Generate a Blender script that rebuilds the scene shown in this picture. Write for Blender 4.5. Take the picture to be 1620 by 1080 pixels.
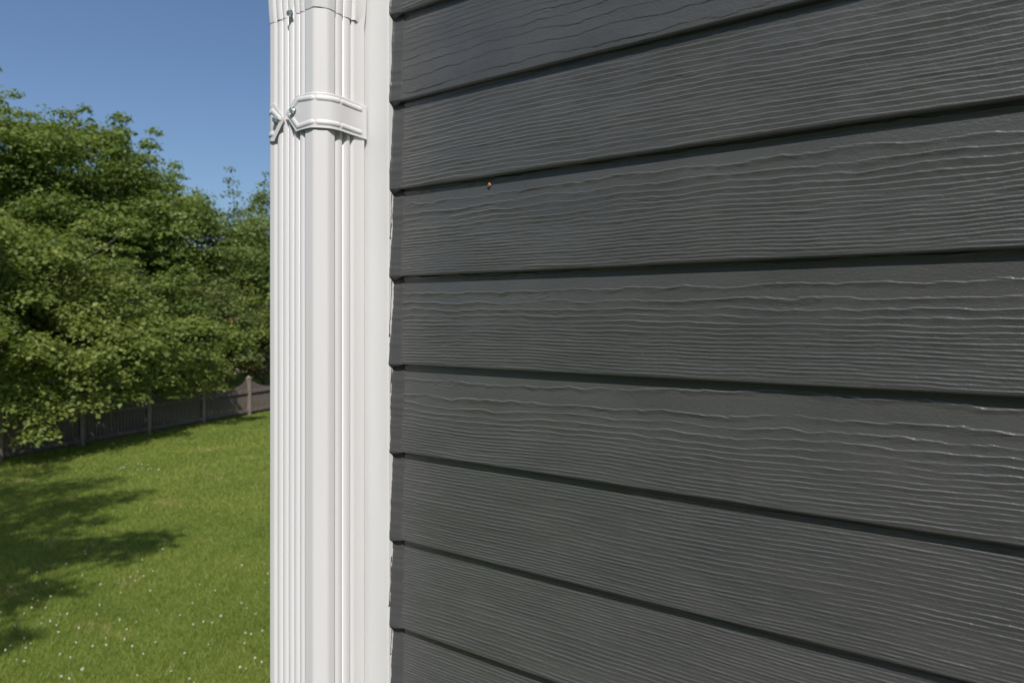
import bpy, bmesh, math, random
import numpy as np
from mathutils import Vector

for o in list(bpy.data.objects):
    bpy.data.objects.remove(o, do_unlink=True)
scene = bpy.context.scene
COL = scene.collection
R = math.radians

# ------------------------------------------------------------------ camera
CAM_H = 3.0
YAW = math.atan2(1575.0, 1080.0)                 # wall direction seen 55.6 deg left of the lens axis
SN, CS = math.sin(YAW), math.cos(YAW)
RIGHT = (SN, CS)                                 # world xy of the camera's right
FWD = (-CS, SN)                                  # world xy of the camera's forward
cam_d = bpy.data.cameras.new('camera')
cam = bpy.data.objects.new('camera', cam_d)
COL.objects.link(cam)
cam.location = (0, 0, CAM_H)
cam.rotation_euler = (R(90), 0, math.atan2(CS, SN))
cam_d.sensor_width = 36.0
cam_d.lens = 24.0
cam_d.shift_y = -38.0 / 1620.0
cam_d.clip_start = 0.05
cam_d.clip_end = 3000.0
cam_d.dof.use_dof = True
cam_d.dof.focus_distance = 0.80
cam_d.dof.aperture_fstop = 9.0
scene.camera = cam

# ------------------------------------------------------------------ sky, sun, exposure
SUN = Vector((0.60, -0.60, 1.0)).normalized()    # towards the sun
sun_el = math.asin(SUN.z)
sun_az = math.atan2(SUN.x, SUN.y)
world = bpy.data.worlds.new('World')
scene.world = world
world.use_nodes = True
nt = world.node_tree
nt.nodes.clear()
sky = nt.nodes.new('ShaderNodeTexSky')
sky.sky_type = 'NISHITA'
sky.sun_disc = False
sky.sun_elevation = sun_el
sky.sun_rotation = sun_az
sky.air_density = 1.0
sky.dust_density = 2.0
sky.ozone_density = 5.5
bg = nt.nodes.new('ShaderNodeBackground')
bg.inputs['Strength'].default_value = 0.103
wo = nt.nodes.new('ShaderNodeOutputWorld')
nt.links.new(sky.outputs[0], bg.inputs[0])
nt.links.new(bg.outputs[0], wo.inputs[0])
sun_d = bpy.data.lights.new('sun', 'SUN')
sun_d.energy = 4.1
sun_d.angle = R(0.53)
sun_d.color = (1.0, 0.955, 0.895)
sun = bpy.data.objects.new('sun', sun_d)
COL.objects.link(sun)
sun.rotation_euler = (-SUN).to_track_quat('-Z', 'Y').to_euler()
sun.location = (4, -6, 14)
scene.view_settings.view_transform = 'Standard'
scene.view_settings.look = 'None'
scene.view_settings.exposure = 0.15
scene.view_settings.gamma = 1.0

# ------------------------------------------------------------------ helpers
def W(X, Z, h=0.0):
    """point X m right and Z m ahead of the camera's foot, h above the lawn"""
    return (X * RIGHT[0] + Z * FWD[0], X * RIGHT[1] + Z * FWD[1], h)

def tag(o, label=None, cat=None, group=None, kind=None):
    if label: o['label'] = label
    if cat: o['category'] = cat
    if group: o['group'] = group
    if kind: o['kind'] = kind
    return o

def link(name, me, mat=None, parent=None):
    o = bpy.data.objects.new(name, me)
    COL.objects.link(o)
    if mat is not None and len(me.materials) == 0:
        me.materials.append(mat)
    if parent is not None:
        o.parent = parent
    return o

def empty(name, loc=(0, 0, 0)):
    o = bpy.data.objects.new(name, None)
    COL.objects.link(o)
    o.location = loc
    o.empty_display_size = 0.2
    return o

def np_mesh(name, V, F, smooth=True):
    """V (n,3) floats, F (m,k) ints, all faces of k corners"""
    V = np.ascontiguousarray(V, dtype=np.float32)
    F = np.ascontiguousarray(F, dtype=np.int32)
    m, k = F.shape
    me = bpy.data.meshes.new(name)
    me.vertices.add(len(V))
    me.vertices.foreach_set('co', V.ravel())
    me.loops.add(m * k)
    me.loops.foreach_set('vertex_index', F.ravel())
    me.polygons.add(m)
    me.polygons.foreach_set('loop_start', np.arange(0, m * k, k, dtype=np.int32))
    if smooth:
        me.polygons.foreach_set('use_smooth', np.ones(m, dtype=bool))
    me.update(calc_edges=True)
    return me

def grid_faces(nr, nc, close=False):
    """rows x cols vertex grid -> quads; close joins the last column to the first"""
    r = np.arange(nr - 1)[:, None]
    c = np.arange(nc if close else nc - 1)[None, :]
    c2 = (c + 1) % nc
    return np.stack([r * nc + c, r * nc + c2, (r + 1) * nc + c2, (r + 1) * nc + c], -1).reshape(-1, 4)

def bm_mesh(name, bm, smooth=False):
    me = bpy.data.meshes.new(name)
    bm.to_mesh(me)
    bm.free()
    if smooth:
        for p in me.polygons: p.use_smooth = True
    return me

def box_bm(x0, x1, y0, y1, z0, z1, bevel=0.0, seg=2):
    bm = bmesh.new()
    vs = [bm.verts.new((x, y, z)) for z in (z0, z1) for y in (y0, y1) for x in (x0, x1)]
    for f in ((0, 2, 3, 1), (4, 5, 7, 6), (0, 1, 5, 4), (2, 6, 7, 3), (0, 4, 6, 2), (1, 3, 7, 5)):
        bm.faces.new([vs[i] for i in f])
    if bevel:
        bmesh.ops.bevel(bm, geom=list(bm.edges), offset=bevel, segments=seg, affect='EDGES', profile=0.5)
    bmesh.ops.recalc_face_normals(bm, faces=bm.faces)
    return bm

def gnoise(x, y, seed):
    """gradient noise, about -1..1"""
    rs = np.random.RandomState(seed)
    perm = rs.permutation(512)
    ang = rs.rand(512) * 2 * math.pi
    gx, gy = np.cos(ang), np.sin(ang)
    x = np.asarray(x, float); y = np.asarray(y, float)
    xi = np.floor(x).astype(int); yi = np.floor(y).astype(int)
    fx, fy = x - xi, y - yi
    u = fx * fx * fx * (fx * (fx * 6 - 15) + 10)
    v = fy * fy * fy * (fy * (fy * 6 - 15) + 10)
    def g(ix, iy, dx, dy):
        h = perm[(perm[ix & 511] + iy) & 511]
        return gx[h] * dx + gy[h] * dy
    a = g(xi, yi, fx, fy); b = g(xi + 1, yi, fx - 1, fy)
    c = g(xi, yi + 1, fx, fy - 1); d = g(xi + 1, yi + 1, fx - 1, fy - 1)
    return ((a + (b - a) * u) + ((c + (d - c) * u) - (a + (b - a) * u)) * v) * 1.5

# ------------------------------------------------------------------ materials
def mat(name, col, rough=0.6, metal=0.0, spec=0.5):
    m = bpy.data.materials.new(name)
    m.use_nodes = True
    b = m.node_tree.nodes['Principled BSDF']
    b.inputs['Base Color'].default_value = (*col, 1)
    b.inputs['Roughness'].default_value = rough
    b.inputs['Metallic'].default_value = metal
    b.inputs['Specular IOR Level'].default_value = spec
    return m

def noise_colour(m, c0, c1, scale, detail=4.0, stretch=(1, 1, 1), lo=0.35, hi=0.65):
    t = m.node_tree; b = t.nodes['Principled BSDF']
    tc = t.nodes.new('ShaderNodeTexCoord'); mp = t.nodes.new('ShaderNodeMapping')
    mp.inputs['Scale'].default_value = stretch
    n = t.nodes.new('ShaderNodeTexNoise'); n.inputs['Scale'].default_value = scale; n.inputs['Detail'].default_value = detail
    r = t.nodes.new('ShaderNodeValToRGB')
    r.color_ramp.elements[0].color = (*c0, 1); r.color_ramp.elements[0].position = lo
    r.color_ramp.elements[1].color = (*c1, 1); r.color_ramp.elements[1].position = hi
    t.links.new(tc.outputs['Object'], mp.inputs[0]); t.links.new(mp.outputs[0], n.inputs['Vector'])
    t.links.new(n.outputs[0], r.inputs[0]); t.links.new(r.outputs[0], b.inputs['Base Color'])
    return r

def noise_bump(m, scale, strength, dist=0.001, stretch=(1, 1, 1), detail=3.0):
    t = m.node_tree; b = t.nodes['Principled BSDF']
    tc = t.nodes.new('ShaderNodeTexCoord'); mp = t.nodes.new('ShaderNodeMapping')
    mp.inputs['Scale'].default_value = stretch
    n = t.nodes.new('ShaderNodeTexNoise'); n.inputs['Scale'].default_value = scale; n.inputs['Detail'].default_value = detail
    u = t.nodes.new('ShaderNodeBump'); u.inputs['Strength'].default_value = strength; u.inputs['Distance'].default_value = dist
    t.links.new(tc.outputs['Object'], mp.inputs[0]); t.links.new(mp.outputs[0], n.inputs['Vector'])
    t.links.new(n.outputs[0], u.inputs['Height']); t.links.new(u.outputs[0], b.inputs['Normal'])

M_SIDING = mat('charcoal_paint', (0.06, 0.062, 0.059), 0.27, 0.0, 0.75)
noise_colour(M_SIDING, (0.0655, 0.0680, 0.0668), (0.0785, 0.0808, 0.0795), 9.0, 6.0, (1, 1, 3))
def weather(m):
    """faint chalky patches and upright water marks over the paint colour"""
    t = m.node_tree; b = t.nodes['Principled BSDF']
    src = b.inputs['Base Color'].links[0].from_socket
    tc = t.nodes.new('ShaderNodeTexCoord')
    last = src
    for sc, st, lo, hi, col, amt in ((7.0, (1.0, 1.0, 0.25), 0.52, 0.8, (0.105, 0.104, 0.098), 0.35), (60.0, (1.0, 1.0, 0.06), 0.58, 0.8, (0.10, 0.10, 0.096), 0.22), (900.0, (1, 1, 1), 0.735, 0.76, (0.22, 0.22, 0.21), 0.6)):
        mp = t.nodes.new('ShaderNodeMapping'); mp.inputs['Scale'].default_value = st
        n = t.nodes.new('ShaderNodeTexNoise'); n.inputs['Scale'].default_value = sc; n.inputs['Detail'].default_value = 5.0 if sc < 500 else 1.0
        mr = t.nodes.new('ShaderNodeMapRange'); mr.inputs[1].default_value = lo; mr.inputs[2].default_value = hi; mr.inputs[4].default_value = amt
        mx = t.nodes.new('ShaderNodeMixRGB'); mx.inputs[2].default_value = (*col, 1)
        t.links.new(tc.outputs['Object'], mp.inputs[0]); t.links.new(mp.outputs[0], n.inputs['Vector'])
        t.links.new(n.outputs[0], mr.inputs[0]); t.links.new(mr.outputs[0], mx.inputs[0]); t.links.new(last, mx.inputs[1])
        last = mx.outputs[0]
    oi = t.nodes.new('ShaderNodeObjectInfo')               # boards from different batches differ a little
    mr = t.nodes.new('ShaderNodeMapRange'); mr.inputs[3].default_value = 0.93; mr.inputs[4].default_value = 1.07
    hs = t.nodes.new('ShaderNodeHueSaturation')
    t.links.new(oi.outputs['Random'], mr.inputs[0]); t.links.new(mr.outputs[0], hs.inputs['Value']); t.links.new(last, hs.inputs['Color'])
    t.links.new(hs.outputs[0], b.inputs['Base Color'])
weather(M_SIDING)
noise_bump(M_SIDING, 520.0, 0.55, 0.0006, (0.7, 1, 1), 4.0)
M_CAULK = mat('charcoal_caulk', (0.072, 0.074, 0.076), 0.28)
noise_bump(M_CAULK, 160.0, 0.25, 0.0008, (1, 1, 0.35))
M_TRIM = mat('white_trim_paint', (0.80, 0.80, 0.79), 0.5)
noise_colour(M_TRIM, (0.68, 0.682, 0.68), (0.725, 0.727, 0.725), 14.0, 6.0, (1, 1, 0.3))
noise_bump(M_TRIM, 260.0, 0.18, 0.0006, (1, 1, 0.5))
M_ALU = mat('white_enamel_aluminium', (0.80, 0.79, 0.795), 0.33)
noise_colour(M_ALU, (0.67, 0.668, 0.680), (0.715, 0.713, 0.725), 6.0, 5.0, (1, 1, 0.15))
noise_bump(M_ALU, 24.0, 0.05, 0.002, (1, 1, 0.3))
M_ZINC = mat('zinc_screw', (0.62, 0.64, 0.62), 0.28, 1.0)
M_SHEATH = mat('dark_sheathing', (0.06, 0.06, 0.06), 0.8)
M_FOUND = mat('concrete', (0.32, 0.31, 0.29), 0.9)
noise_bump(M_FOUND, 40.0, 0.4, 0.004)
M_ROOF = mat('roof_shingle', (0.09, 0.085, 0.08), 0.9)
noise_colour(M_ROOF, (0.06, 0.058, 0.055), (0.12, 0.11, 0.10), 6.0, 6.0)
M_FENCE = mat('weathered_wood', (0.15, 0.12, 0.105), 0.85)
noise_colour(M_FENCE, (0.095, 0.075, 0.066), (0.175, 0.14, 0.12), 3.0, 6.0, (6, 6, 0.6))
noise_bump(M_FENCE, 30.0, 0.4, 0.004, (4, 4, 0.3))
M_POST = mat('weathered_post_wood', (0.24, 0.20, 0.165), 0.85)
noise_colour(M_POST, (0.15, 0.122, 0.10), (0.27, 0.225, 0.185), 4.0, 6.0, (6, 6, 0.5))
M_BARK = mat('bark', (0.075, 0.058, 0.045), 0.95)
noise_colour(M_BARK, (0.045, 0.036, 0.03), (0.11, 0.088, 0.07), 5.0, 6.0, (3, 3, 0.6))
noise_bump(M_BARK, 18.0, 0.8, 0.02, (3, 3, 0.5))
M_FLECK = mat('tan_fleck', (0.42, 0.29, 0.13), 0.6)
noise_colour(M_FLECK, (0.10, 0.045, 0.015), (0.46, 0.25, 0.09), 700.0)

def leaf_mat(name, stops, trans=0.34):
    """leaf colour from the per-leaf 'tint' attribute, lit through as well as on"""
    m = bpy.data.materials.new(name)
    m.use_nodes = True
    t = m.node_tree; t.nodes.clear()
    at = t.nodes.new('ShaderNodeAttribute'); at.attribute_name = 'tint'
    r = t.nodes.new('ShaderNodeValToRGB')
    el = r.color_ramp.elements
    el[0].position, el[0].color = stops[0][0], (*stops[0][1], 1)
    el[1].position, el[1].color = stops[-1][0], (*stops[-1][1], 1)
    for p, c in stops[1:-1]:
        e = el.new(p); e.color = (*c, 1)
    d = t.nodes.new('ShaderNodeBsdfPrincipled'); d.inputs['Roughness'].default_value = 0.5
    d.inputs['Specular IOR Level'].default_value = 0.35
    tr = t.nodes.new('ShaderNodeBsdfTranslucent')
    hs = t.nodes.new('ShaderNodeHueSaturation'); hs.inputs['Hue'].default_value = 0.485; hs.inputs['Value'].default_value = 1.75; hs.inputs['Saturation'].default_value = 1.1
    mx = t.nodes.new('ShaderNodeMixShader'); mx.inputs[0].default_value = trans
    o = t.nodes.new('ShaderNodeOutputMaterial')
    t.links.new(at.outputs['Fac'], r.inputs[0])
    t.links.new(r.outputs[0], d.inputs['Base Color']); t.links.new(r.outputs[0], hs.inputs['Color'])
    t.links.new(hs.outputs[0], tr.inputs['Color'])
    t.links.new(d.outputs[0], mx.inputs[1]); t.links.new(tr.outputs[0], mx.inputs[2]); t.links.new(mx.outputs[0], o.inputs[0])
    return m

M_LEAF_A = leaf_mat('leaf_mid_green', [(0, (0.069, 0.113, 0.023)), (0.6, (0.145, 0.200, 0.045)), (1, (0.214, 0.260, 0.070))], 0.42)
M_LEAF_B = leaf_mat('leaf_bright_green', [(0, (0.089, 0.129, 0.025)), (0.6, (0.186, 0.236, 0.056)), (1, (0.288, 0.310, 0.095))], 0.42)
M_LEAF_C = leaf_mat('leaf_olive', [(0, (0.070, 0.101, 0.028)), (0.7, (0.148, 0.183, 0.053)), (0.92, (0.226, 0.197, 0.077)), (1, (0.269, 0.140, 0.070))], 0.4)
M_LEAF_D = leaf_mat('leaf_pale_green', [(0, (0.092, 0.136, 0.032)), (1, (0.196, 0.250, 0.074))], 0.4)
M_GRASS = leaf_mat('grass_blade', [(0, (0.132, 0.189, 0.032)), (0.55, (0.216, 0.277, 0.053)), (0.9, (0.309, 0.342, 0.084)), (1, (0.448, 0.379, 0.160))], 0.42)

M_LAWN = mat('lawn_soil_and_thatch', (0.06, 0.09, 0.02), 0.95, 0, 0.1)
noise_colour(M_LAWN, (0.092, 0.126, 0.024), (0.138, 0.172, 0.038), 1.3, 8.0)
noise_bump(M_LAWN, 22.0, 0.8, 0.03)

# ------------------------------------------------------------------ ground
def lawn_mesh():
    bm = bmesh.new()
    S = 1200.0
    vs = [bm.verts.new(p) for p in ((-S, -S, 0), (S, -S, 0), (S, S, 0), (-S, S, 0))]
    bm.faces.new(vs)
    return bm_mesh('lawn', bm)
tag(link('lawn', lawn_mesh(), M_LAWN), kind='structure')

M_BOUNCE_SLAB = mat('dark_bounce_slab', (0.11, 0.105, 0.10), 0.9)
noise_colour(M_BOUNCE_SLAB, (0.085, 0.082, 0.078), (0.14, 0.133, 0.126), 2.0, 8.0)
noise_bump(M_BOUNCE_SLAB, 60.0, 0.4, 0.003)
tag(link('bounce_slab', bm_mesh('bounce_slab', box_bm(-2.6, 3.4, -5.5, 0.715, -0.1, 0.06, 0.01, 2)), M_BOUNCE_SLAB), kind='structure')  # unseen dark slab added for neutral light bounce onto the siding

# ------------------------------------------------------------------ house
Y_TRIM = 0.7025          # face of the corner board
X_TRIM = -0.6955         # its edge against the siding
Y_BUTT = 0.7103          # face of a board at its lower edge
STEP = 0.0080            # how far a board stands out over the next one down
EXPO = 0.1248            # height of a board in view
Z_REF = CAM_H - 0.0673
CORNER_X = X_TRIM - 0.142

house = empty('house', (CORNER_X, Y_TRIM, 0.0))
tag(house, 'house corner clad in dark charcoal lap siding with white corner board', 'house')
HX, HY = CORNER_X, Y_TRIM
def local(V):
    V = np.array(V, float); V[:, 0] -= HX; V[:, 1] -= HY
    return V

def board_x():
    xs = np.concatenate([np.arange(X_TRIM + 0.0005, 0.13, 0.0027), 0.13 + np.cumsum(np.linspace(0.004, 0.15, 43))])
    return xs

def grain(x, v, k, style):
    """embossed cedar grain: height in metres at x (m) and v (m up from the butt)"""
    s = 100 + 17 * (k + 30)
    X, Vm = x * 1000.0, v * 1000.0
    vm = np.arange(-40, 200.0, 0.5)
    if style == 'dense':
        f = 1 / (5.8 + 0.9 * np.sin(vm / 23.0 + s) + 0.6 * np.sin(vm / 9.0 + 2 * s)); wob = 0.6; big = 6.0
    elif style == 'cathedral':      # close lines low down, opening out to a bare band at the top
        sh = {1: 8.0, 0: 0.0, -1: -9.0}.get(k, 0.0); sp = np.interp(vm - sh, [0, 38, 58, 76, 94, 112], [3.8, 4.1, 5.6, 9.0, 13.5, 26.0]); f = 1 / sp; wob = 1.0; big = 7.0 + 3.0 * (k == -1)
    elif style == 'tight':          # fine close lines
        f = 1 / (4.2 + 0.6 * np.sin(vm / 19.0 + s)); wob = 0.6; big = 5.5
    else:                           # 'inverted': lines high up, bare below
        sp = np.interp(vm, [0, 20, 45, 75, 95, 140], [26.0, 20.0, 14.0, 8.5, 7.0, 6.5]); f = 1 / sp; wob = 1.0; big = 7.0
    cum = np.concatenate([[0], np.cumsum(0.5 * f)[:-1]]) + 0.37 * k
    sparse = np.clip((np.interp(Vm, vm, 1 / f) - 4.0) / 9.0, 0, 1)
    w = big * gnoise(X / 330.0, Vm / 160.0, s + 1)
    w = w + (1.1 + 2.6 * sparse) * wob * gnoise(X / 62.0, Vm / 26.0, s + 2)
    w = w + (0.45 + 1.1 * sparse) * wob * gnoise(X / 21.0, Vm / 13.0, s + 3)
    w = w + (0.16 + 0.42 * sparse) * wob * gnoise(X / 7.5, Vm / 6.0, s + 4)
    # little jogs where one fibre stops and the next begins
    u = X / 31.0 + 1.5 * gnoise(X / 85.0, Vm / 15.0, s + 12)
    w = w + (0.35 + 0.95 * sparse) * (u - np.floor(u) - 0.5)
    vv = Vm + w
    ph = np.interp(vv, vm, cum)
    ff = np.interp(vv, vm, f)
    idx = np.floor(ph)
    gap = 1 / ff                                 # mm between lines here
    fr = ph - idx
    a = 0.66 + 0.62 * gnoise(X / 95.0, idx * 3.37 + 0.5, s + 5) + 0.40 * gnoise(X / 19.0, idx * 5.1 + 0.3, s + 6) + 0.25 * gnoise(X / 6.0, idx * 2.3 + 0.7, s + 13)
    a = np.clip(a, 0.06, 1.3) * (0.85 + 0.60 * sparse)
    # sawtooth: the face swells slowly up to each line, then falls back over a narrow ledge
    ledge = np.clip(0.95 / gap, 0.03, 0.3)
    run = np.clip(5.2 / gap, 0.0, 1.0)           # in wide gaps only the last stretch below the line swells
    rise_ = np.clip((fr - (1 - ledge) + run) / run, 0, 1) ** 1.25
    fall_ = np.clip((1 - fr) / ledge, 0, 1)
    fall_ = fall_ * fall_ * (3 - 2 * fall_)
    h = a * 1.05 * np.minimum(rise_, 1.0) * fall_
    if style == 'inverted':                      # the ledges of this board face down
        h = a * 0.48 * np.clip(fr / (ledge * 1.1), 0, 1) * (1 - fr) ** 1.2
    # fainter secondary line in wide gaps, soft swell between, stipple
    h += 0.06 * gnoise(X / 40.0, Vm / 7.0, s + 7) + 0.045 * gnoise(X / 9.0, Vm / 3.0, s + 8)
    h += 0.030 * gnoise(X / 2.9, Vm / 3.2, s + 9)
    # short upright brush marks in the bare band
    bare = np.clip((np.interp(Vm, vm, 1 / f) - 14.0) / 8.0, 0, 1) * np.clip(gnoise(X / 120.0, Vm / 60.0, s + 10) * 2.2, 0, 1)
    h += 0.10 * bare * gnoise(X / 4.6, Vm / 22.0, s + 11)
    # knots
    rs = np.random.RandomState(s)
    for q in range(3 if style in ('cathedral', 'inverted') else 1):
        kx = -690 + rs.rand() * 760; kv = 70 + rs.rand() * 40 if style != 'inverted' else 20 + 50 * rs.rand()
        g = np.exp(-(((X - kx) / (16 + 22 * rs.rand())) ** 2 + ((Vm - kv) / 4.5) ** 2))
        h += g * 0.55 * gnoise(X / 6.0, Vm / 3.2, s + 20 + q)
    return h * 0.001

def board_mesh(k, style, dv, xs):
    z0 = Z_REF + EXPO * k
    top = EXPO + 0.004
    r = 0.0034
    face_v = np.arange(r, top, dv)
    nx = len(xs)
    rows_v, rows_y = [], []
    # underside, then the rounded lower edge, then the face
    rows_y += [Y_BUTT + STEP + 0.001, Y_BUTT + STEP * 0.5, Y_BUTT + r * 1.05]; rows_v += [0.0, 0.0, 0.0]
    for a in (25, 50, 72):
        rows_y.append(Y_BUTT + r - r * math.sin(R(a))); rows_v.append(r - r * math.cos(R(a)))
    n0 = len(rows_v)
    rows_v = np.concatenate([rows_v, face_v])
    rows_y = np.concatenate([rows_y, Y_BUTT + STEP * face_v / EXPO])
    Xg, Vg = np.meshgrid(xs, rows_v)
    Yg = np.repeat(rows_y[:, None], nx, 1)
    H = grain(Xg, Vg, k, style)
    fade = np.clip((Vg - 0.001) / 0.004, 0, 1)
    fade[:n0 - 3] = 0
    Yg = Yg - H * fade
    # hand-nailed boards are never quite straight
    wav = 0.0007 * gnoise(xs / 0.42, np.full(nx, 0.5), 900 + k) + 0.00025 * gnoise(xs / 0.06, np.full(nx, 0.5), 950 + k)
    edge = 1 - np.clip(Vg / 0.02, 0, 1)
    Zg = z0 + Vg + wav[None, :] * edge
    V = np.stack([Xg, Yg, Zg], -1).reshape(-1, 3)
    return np_mesh('siding_board', local(V), grid_faces(len(rows_v), nx))

XS = board_x()
STYLES = {4: 'dense', 3: 'inverted', 2: 'dense', 1: 'cathedral', 0: 'cathedral', -1: 'cathedral', -2: 'tight', -3: 'tight', -4: 'tight',
          5: 'cathedral', 6: 'dense', -5: 'cathedral', -6: 'tight'}
XC = np.concatenate([np.linspace(X_TRIM + 0.0005, 0.2, 150), np.linspace(0.22, 3.4, 60)])
XL = np.linspace(X_TRIM + 0.0005, 3.4, 8)
for k in range(-20, 23):
    if -4 <= k <= 4:
        me = board_mesh(k, STYLES[k], 0.00052, XS)
    elif k in STYLES:
        me = board_mesh(k, STYLES[k], 0.0013, XC)
    else:
        z0 = Z_REF + EXPO * k
        rows = [(Y_BUTT + STEP + 0.001, 0), (Y_BUTT + 0.002, 0), (Y_BUTT + 0.0006, 0.0006), (Y_BUTT, 0.002), (Y_BUTT + STEP * 1.05, EXPO * 1.05)]
        V = np.array([(x, y, z0 + v) for y, v in rows for x in XL])
        me = np_mesh('siding_board', local(V), grid_faces(len(rows), len(XL)))
        me.polygons.foreach_set('use_smooth', np.zeros(len(me.polygons), dtype=bool))
    link('siding_board', me, M_SIDING, house)

# caulk worked into the joint between each board and the corner board, painted over with the siding
def caulk_mesh(k, nz):
    s = 3000 + 7 * k
    z0 = Z_REF + EXPO * k
    vs = np.concatenate([[-0.0045, -0.002, 0.0, 0.0012, 0.0025], np.linspace(0.004, EXPO - 0.001, nz)])
    u = np.linspace(0, 1, 15)
    V = []
    for v in vs:
        yb = Y_BUTT + STEP * max(v, 0) / EXPO
        if v < 0.0025:                                   # turns under the lap
            yb = Y_BUTT + (0.0025 - v) ** 2 * 120.0
        n1 = float(gnoise(v / 0.021, 0.5 + k, s)); n2 = float(gnoise(v / 0.0063, 0.5, s + 1)); n3 = float(gnoise(v / 0.05, 1.5, s + 2))
        wdt = 0.0185 + 0.0022 * n3 + 0.0009 * n1 + 0.0006 * n2
        rise = 0.0042 + 0.0013 * n3 + 0.00025 * n2 + 0.0004 * n1
        if v < 0.0: wdt *= 0.25 + 150 * (v + 0.0045); rise *= 0.9
        hump = 0.0015 + 0.0005 * n1 + 0.0003 * n2
        for t in u:
            x = X_TRIM + 0.0002 + wdt * t
            fil = rise * (1 - t) ** 3.2
            bul = hump * math.sin(math.pi * min(1, t * 1.02)) ** 0.8 + 0.00035 * (1 - t ** 6)
            if t == 1.0: bul = -0.0006
            if t == 0.0:                                 # thin skin of paint run out on the white edge
                x = X_TRIM + 0.0003
                fil = rise + 0.0012 + 0.00045 * n2 + 0.0008 * n1 + 0.0013 * n3
            V.append((x, yb - fil - bul, z0 + v))
    return np_mesh('caulk_bead', local(V), grid_faces(len(vs), len(u)))
for k in range(-6, 7):
    link('caulk_bead', caulk_mesh(k, 120 if -5 < k < 5 else 40), M_CAULK, house)

# stray lines of siding paint on the white edge, just off the caulk
def paint_run_mesh(k, v0, v1):
    s = 5000 + 11 * k
    z0 = Z_REF + EXPO * k
    V = []
    vs = np.linspace(v0, v1, 60)
    for i, v in enumerate(vs):
        yb = Y_BUTT + STEP * v / EXPO
        n1 = float(gnoise(v / 0.02, 0.5, s)); n2 = float(gnoise(v / 0.004, 0.5, s + 1)); n3 = float(gnoise(v / 0.03, 1.5, s + 2))
        y = yb - 0.0082 - 0.0012 * n1 + 0.0005 * n2
        wd = max(0.00012, 0.00075 + 0.0005 * n3 + 0.0004 * n2)
        if i < 4: wd += 0.0009 * (4 - i) / 4
        for t, x in ((-1, 0.00015), (-0.5, 0.0005), (0.5, 0.0005), (1, 0.00015)):
            V.append((X_TRIM + x, y + wd * t, z0 + v))
    return np_mesh('paint_run', local(V), grid_faces(len(vs), 4))
for k, v0, v1 in ((1, 0.055, 0.122), (0, 0.040, 0.121), (-1, 0.085, 0.122), (-4, 0.085, 0.123), (-3, 0.03, 0.10)):
    link('paint_run', paint_run_mesh(k, v0, v1), M_CAULK, house)

def hbox(name, x0, x1, y0, y1, z0, z1, m, bevel=0.0):
    return link(name, bm_mesh(name, box_bm(x0 - HX, x1 - HX, y0 - HY, y1 - HY, z0, z1, bevel)), m, house)
WALL_TOP = Z_REF + EXPO * 23
hbox('corner_board', CORNER_X, X_TRIM, Y_TRIM, Y_TRIM + 0.026, 0.40, WALL_TOP, M_TRIM, 0.0014)
hbox('corner_board', CORNER_X - 0.0, CORNER_X + 0.024, Y_TRIM + 0.0262, Y_TRIM + 0.13, 0.40, WALL_TOP, M_TRIM, 0.0014)
hbox('wall_sheathing', CORNER_X + 0.025, 3.4, Y_TRIM + 0.0268, 6.7, 0.42, WALL_TOP - 0.01, M_SHEATH)
hbox('foundation', CORNER_X + 0.03, 3.39, Y_TRIM + 0.02, 6.69, -0.3, 0.419, M_FOUND)
# boards of the end wall, round the corner
sb = None
for k in range(-20, 23):
    if sb is None:
        ys = (Y_TRIM + 0.1305, 6.7)
        rows = [(0.009, 0), (0.0, 0), (0.008, EXPO * 1.05)]
        V = np.array([(CORNER_X + 0.010 + dx, y, v) for dx, v in rows for y in ys])
        sb = np_mesh('end_siding_board', local(V), grid_faces(3, 2)[:, ::-1], smooth=False)
    o = link('end_siding_board', sb, M_SIDING, house)
    o.location.z = Z_REF + EXPO * k
def roof_mesh():
    bm = bmesh.new()
    x0, x1, y0, y1, z, zr = CORNER_X - 0.32, 3.8, Y_TRIM - 0.32, 7.1, WALL_TOP + 0.001, WALL_TOP + 2.1
    ym = (y0 + y1) / 2
    pts = [(x0, y0, z), (x1, y0, z), (x1, y1, z), (x0, y1, z), (x0, y0, z + .16), (x1, y0, z + .16), (x1, y1, z + .16), (x0, y1, z + .16), (x0, ym, zr), (x1, ym, zr)]
    v = [bm.verts.new((p[0] - HX, p[1] - HY, p[2])) for p in pts]
    for f in ((3, 2, 1, 0), (0, 1, 5, 4), (2, 3, 7, 6), (4, 5, 9, 8), (6, 7, 8, 9), (0, 4, 8, 7, 3), (1, 2, 6, 9, 5)):
        bm.faces.new([v[i] for i in f])
    return bm_mesh('roof', bm)
link('roof', roof_mesh(), M_ROOF, house)

# small tan fleck stuck below a lap edge
def fleck_mesh():
    bm = bmesh.new()
    bmesh.ops.create_icosphere(bm, subdivisions=2, radius=1.0)
    rs = np.random.RandomState(4)
    for v in bm.verts:
        v.co *= 1 + 0.9 * (rs.rand() - 0.5)
        v.co.x *= 0.0036; v.co.y *= 0.0018; v.co.z *= 0.0042
        if v.co.z < -0.002 and abs(v.co.x) < 0.0015: v.co.z += 0.0022
    return bm_mesh('insect_fleck', bm, True)
fl = link('insect_fleck', fleck_mesh(), M_FLECK)
fl.scale = (0.75, 0.8, 0.8)
# third board edge from the top, a hand's width right of the corner board
fl.location = (-0.5275, Y_BUTT + STEP - 0.0020, CAM_H + 0.1722)
tag(fl, 'tiny tan insect-like fleck stuck to the dark siding just under a lap edge', 'fleck')

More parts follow.
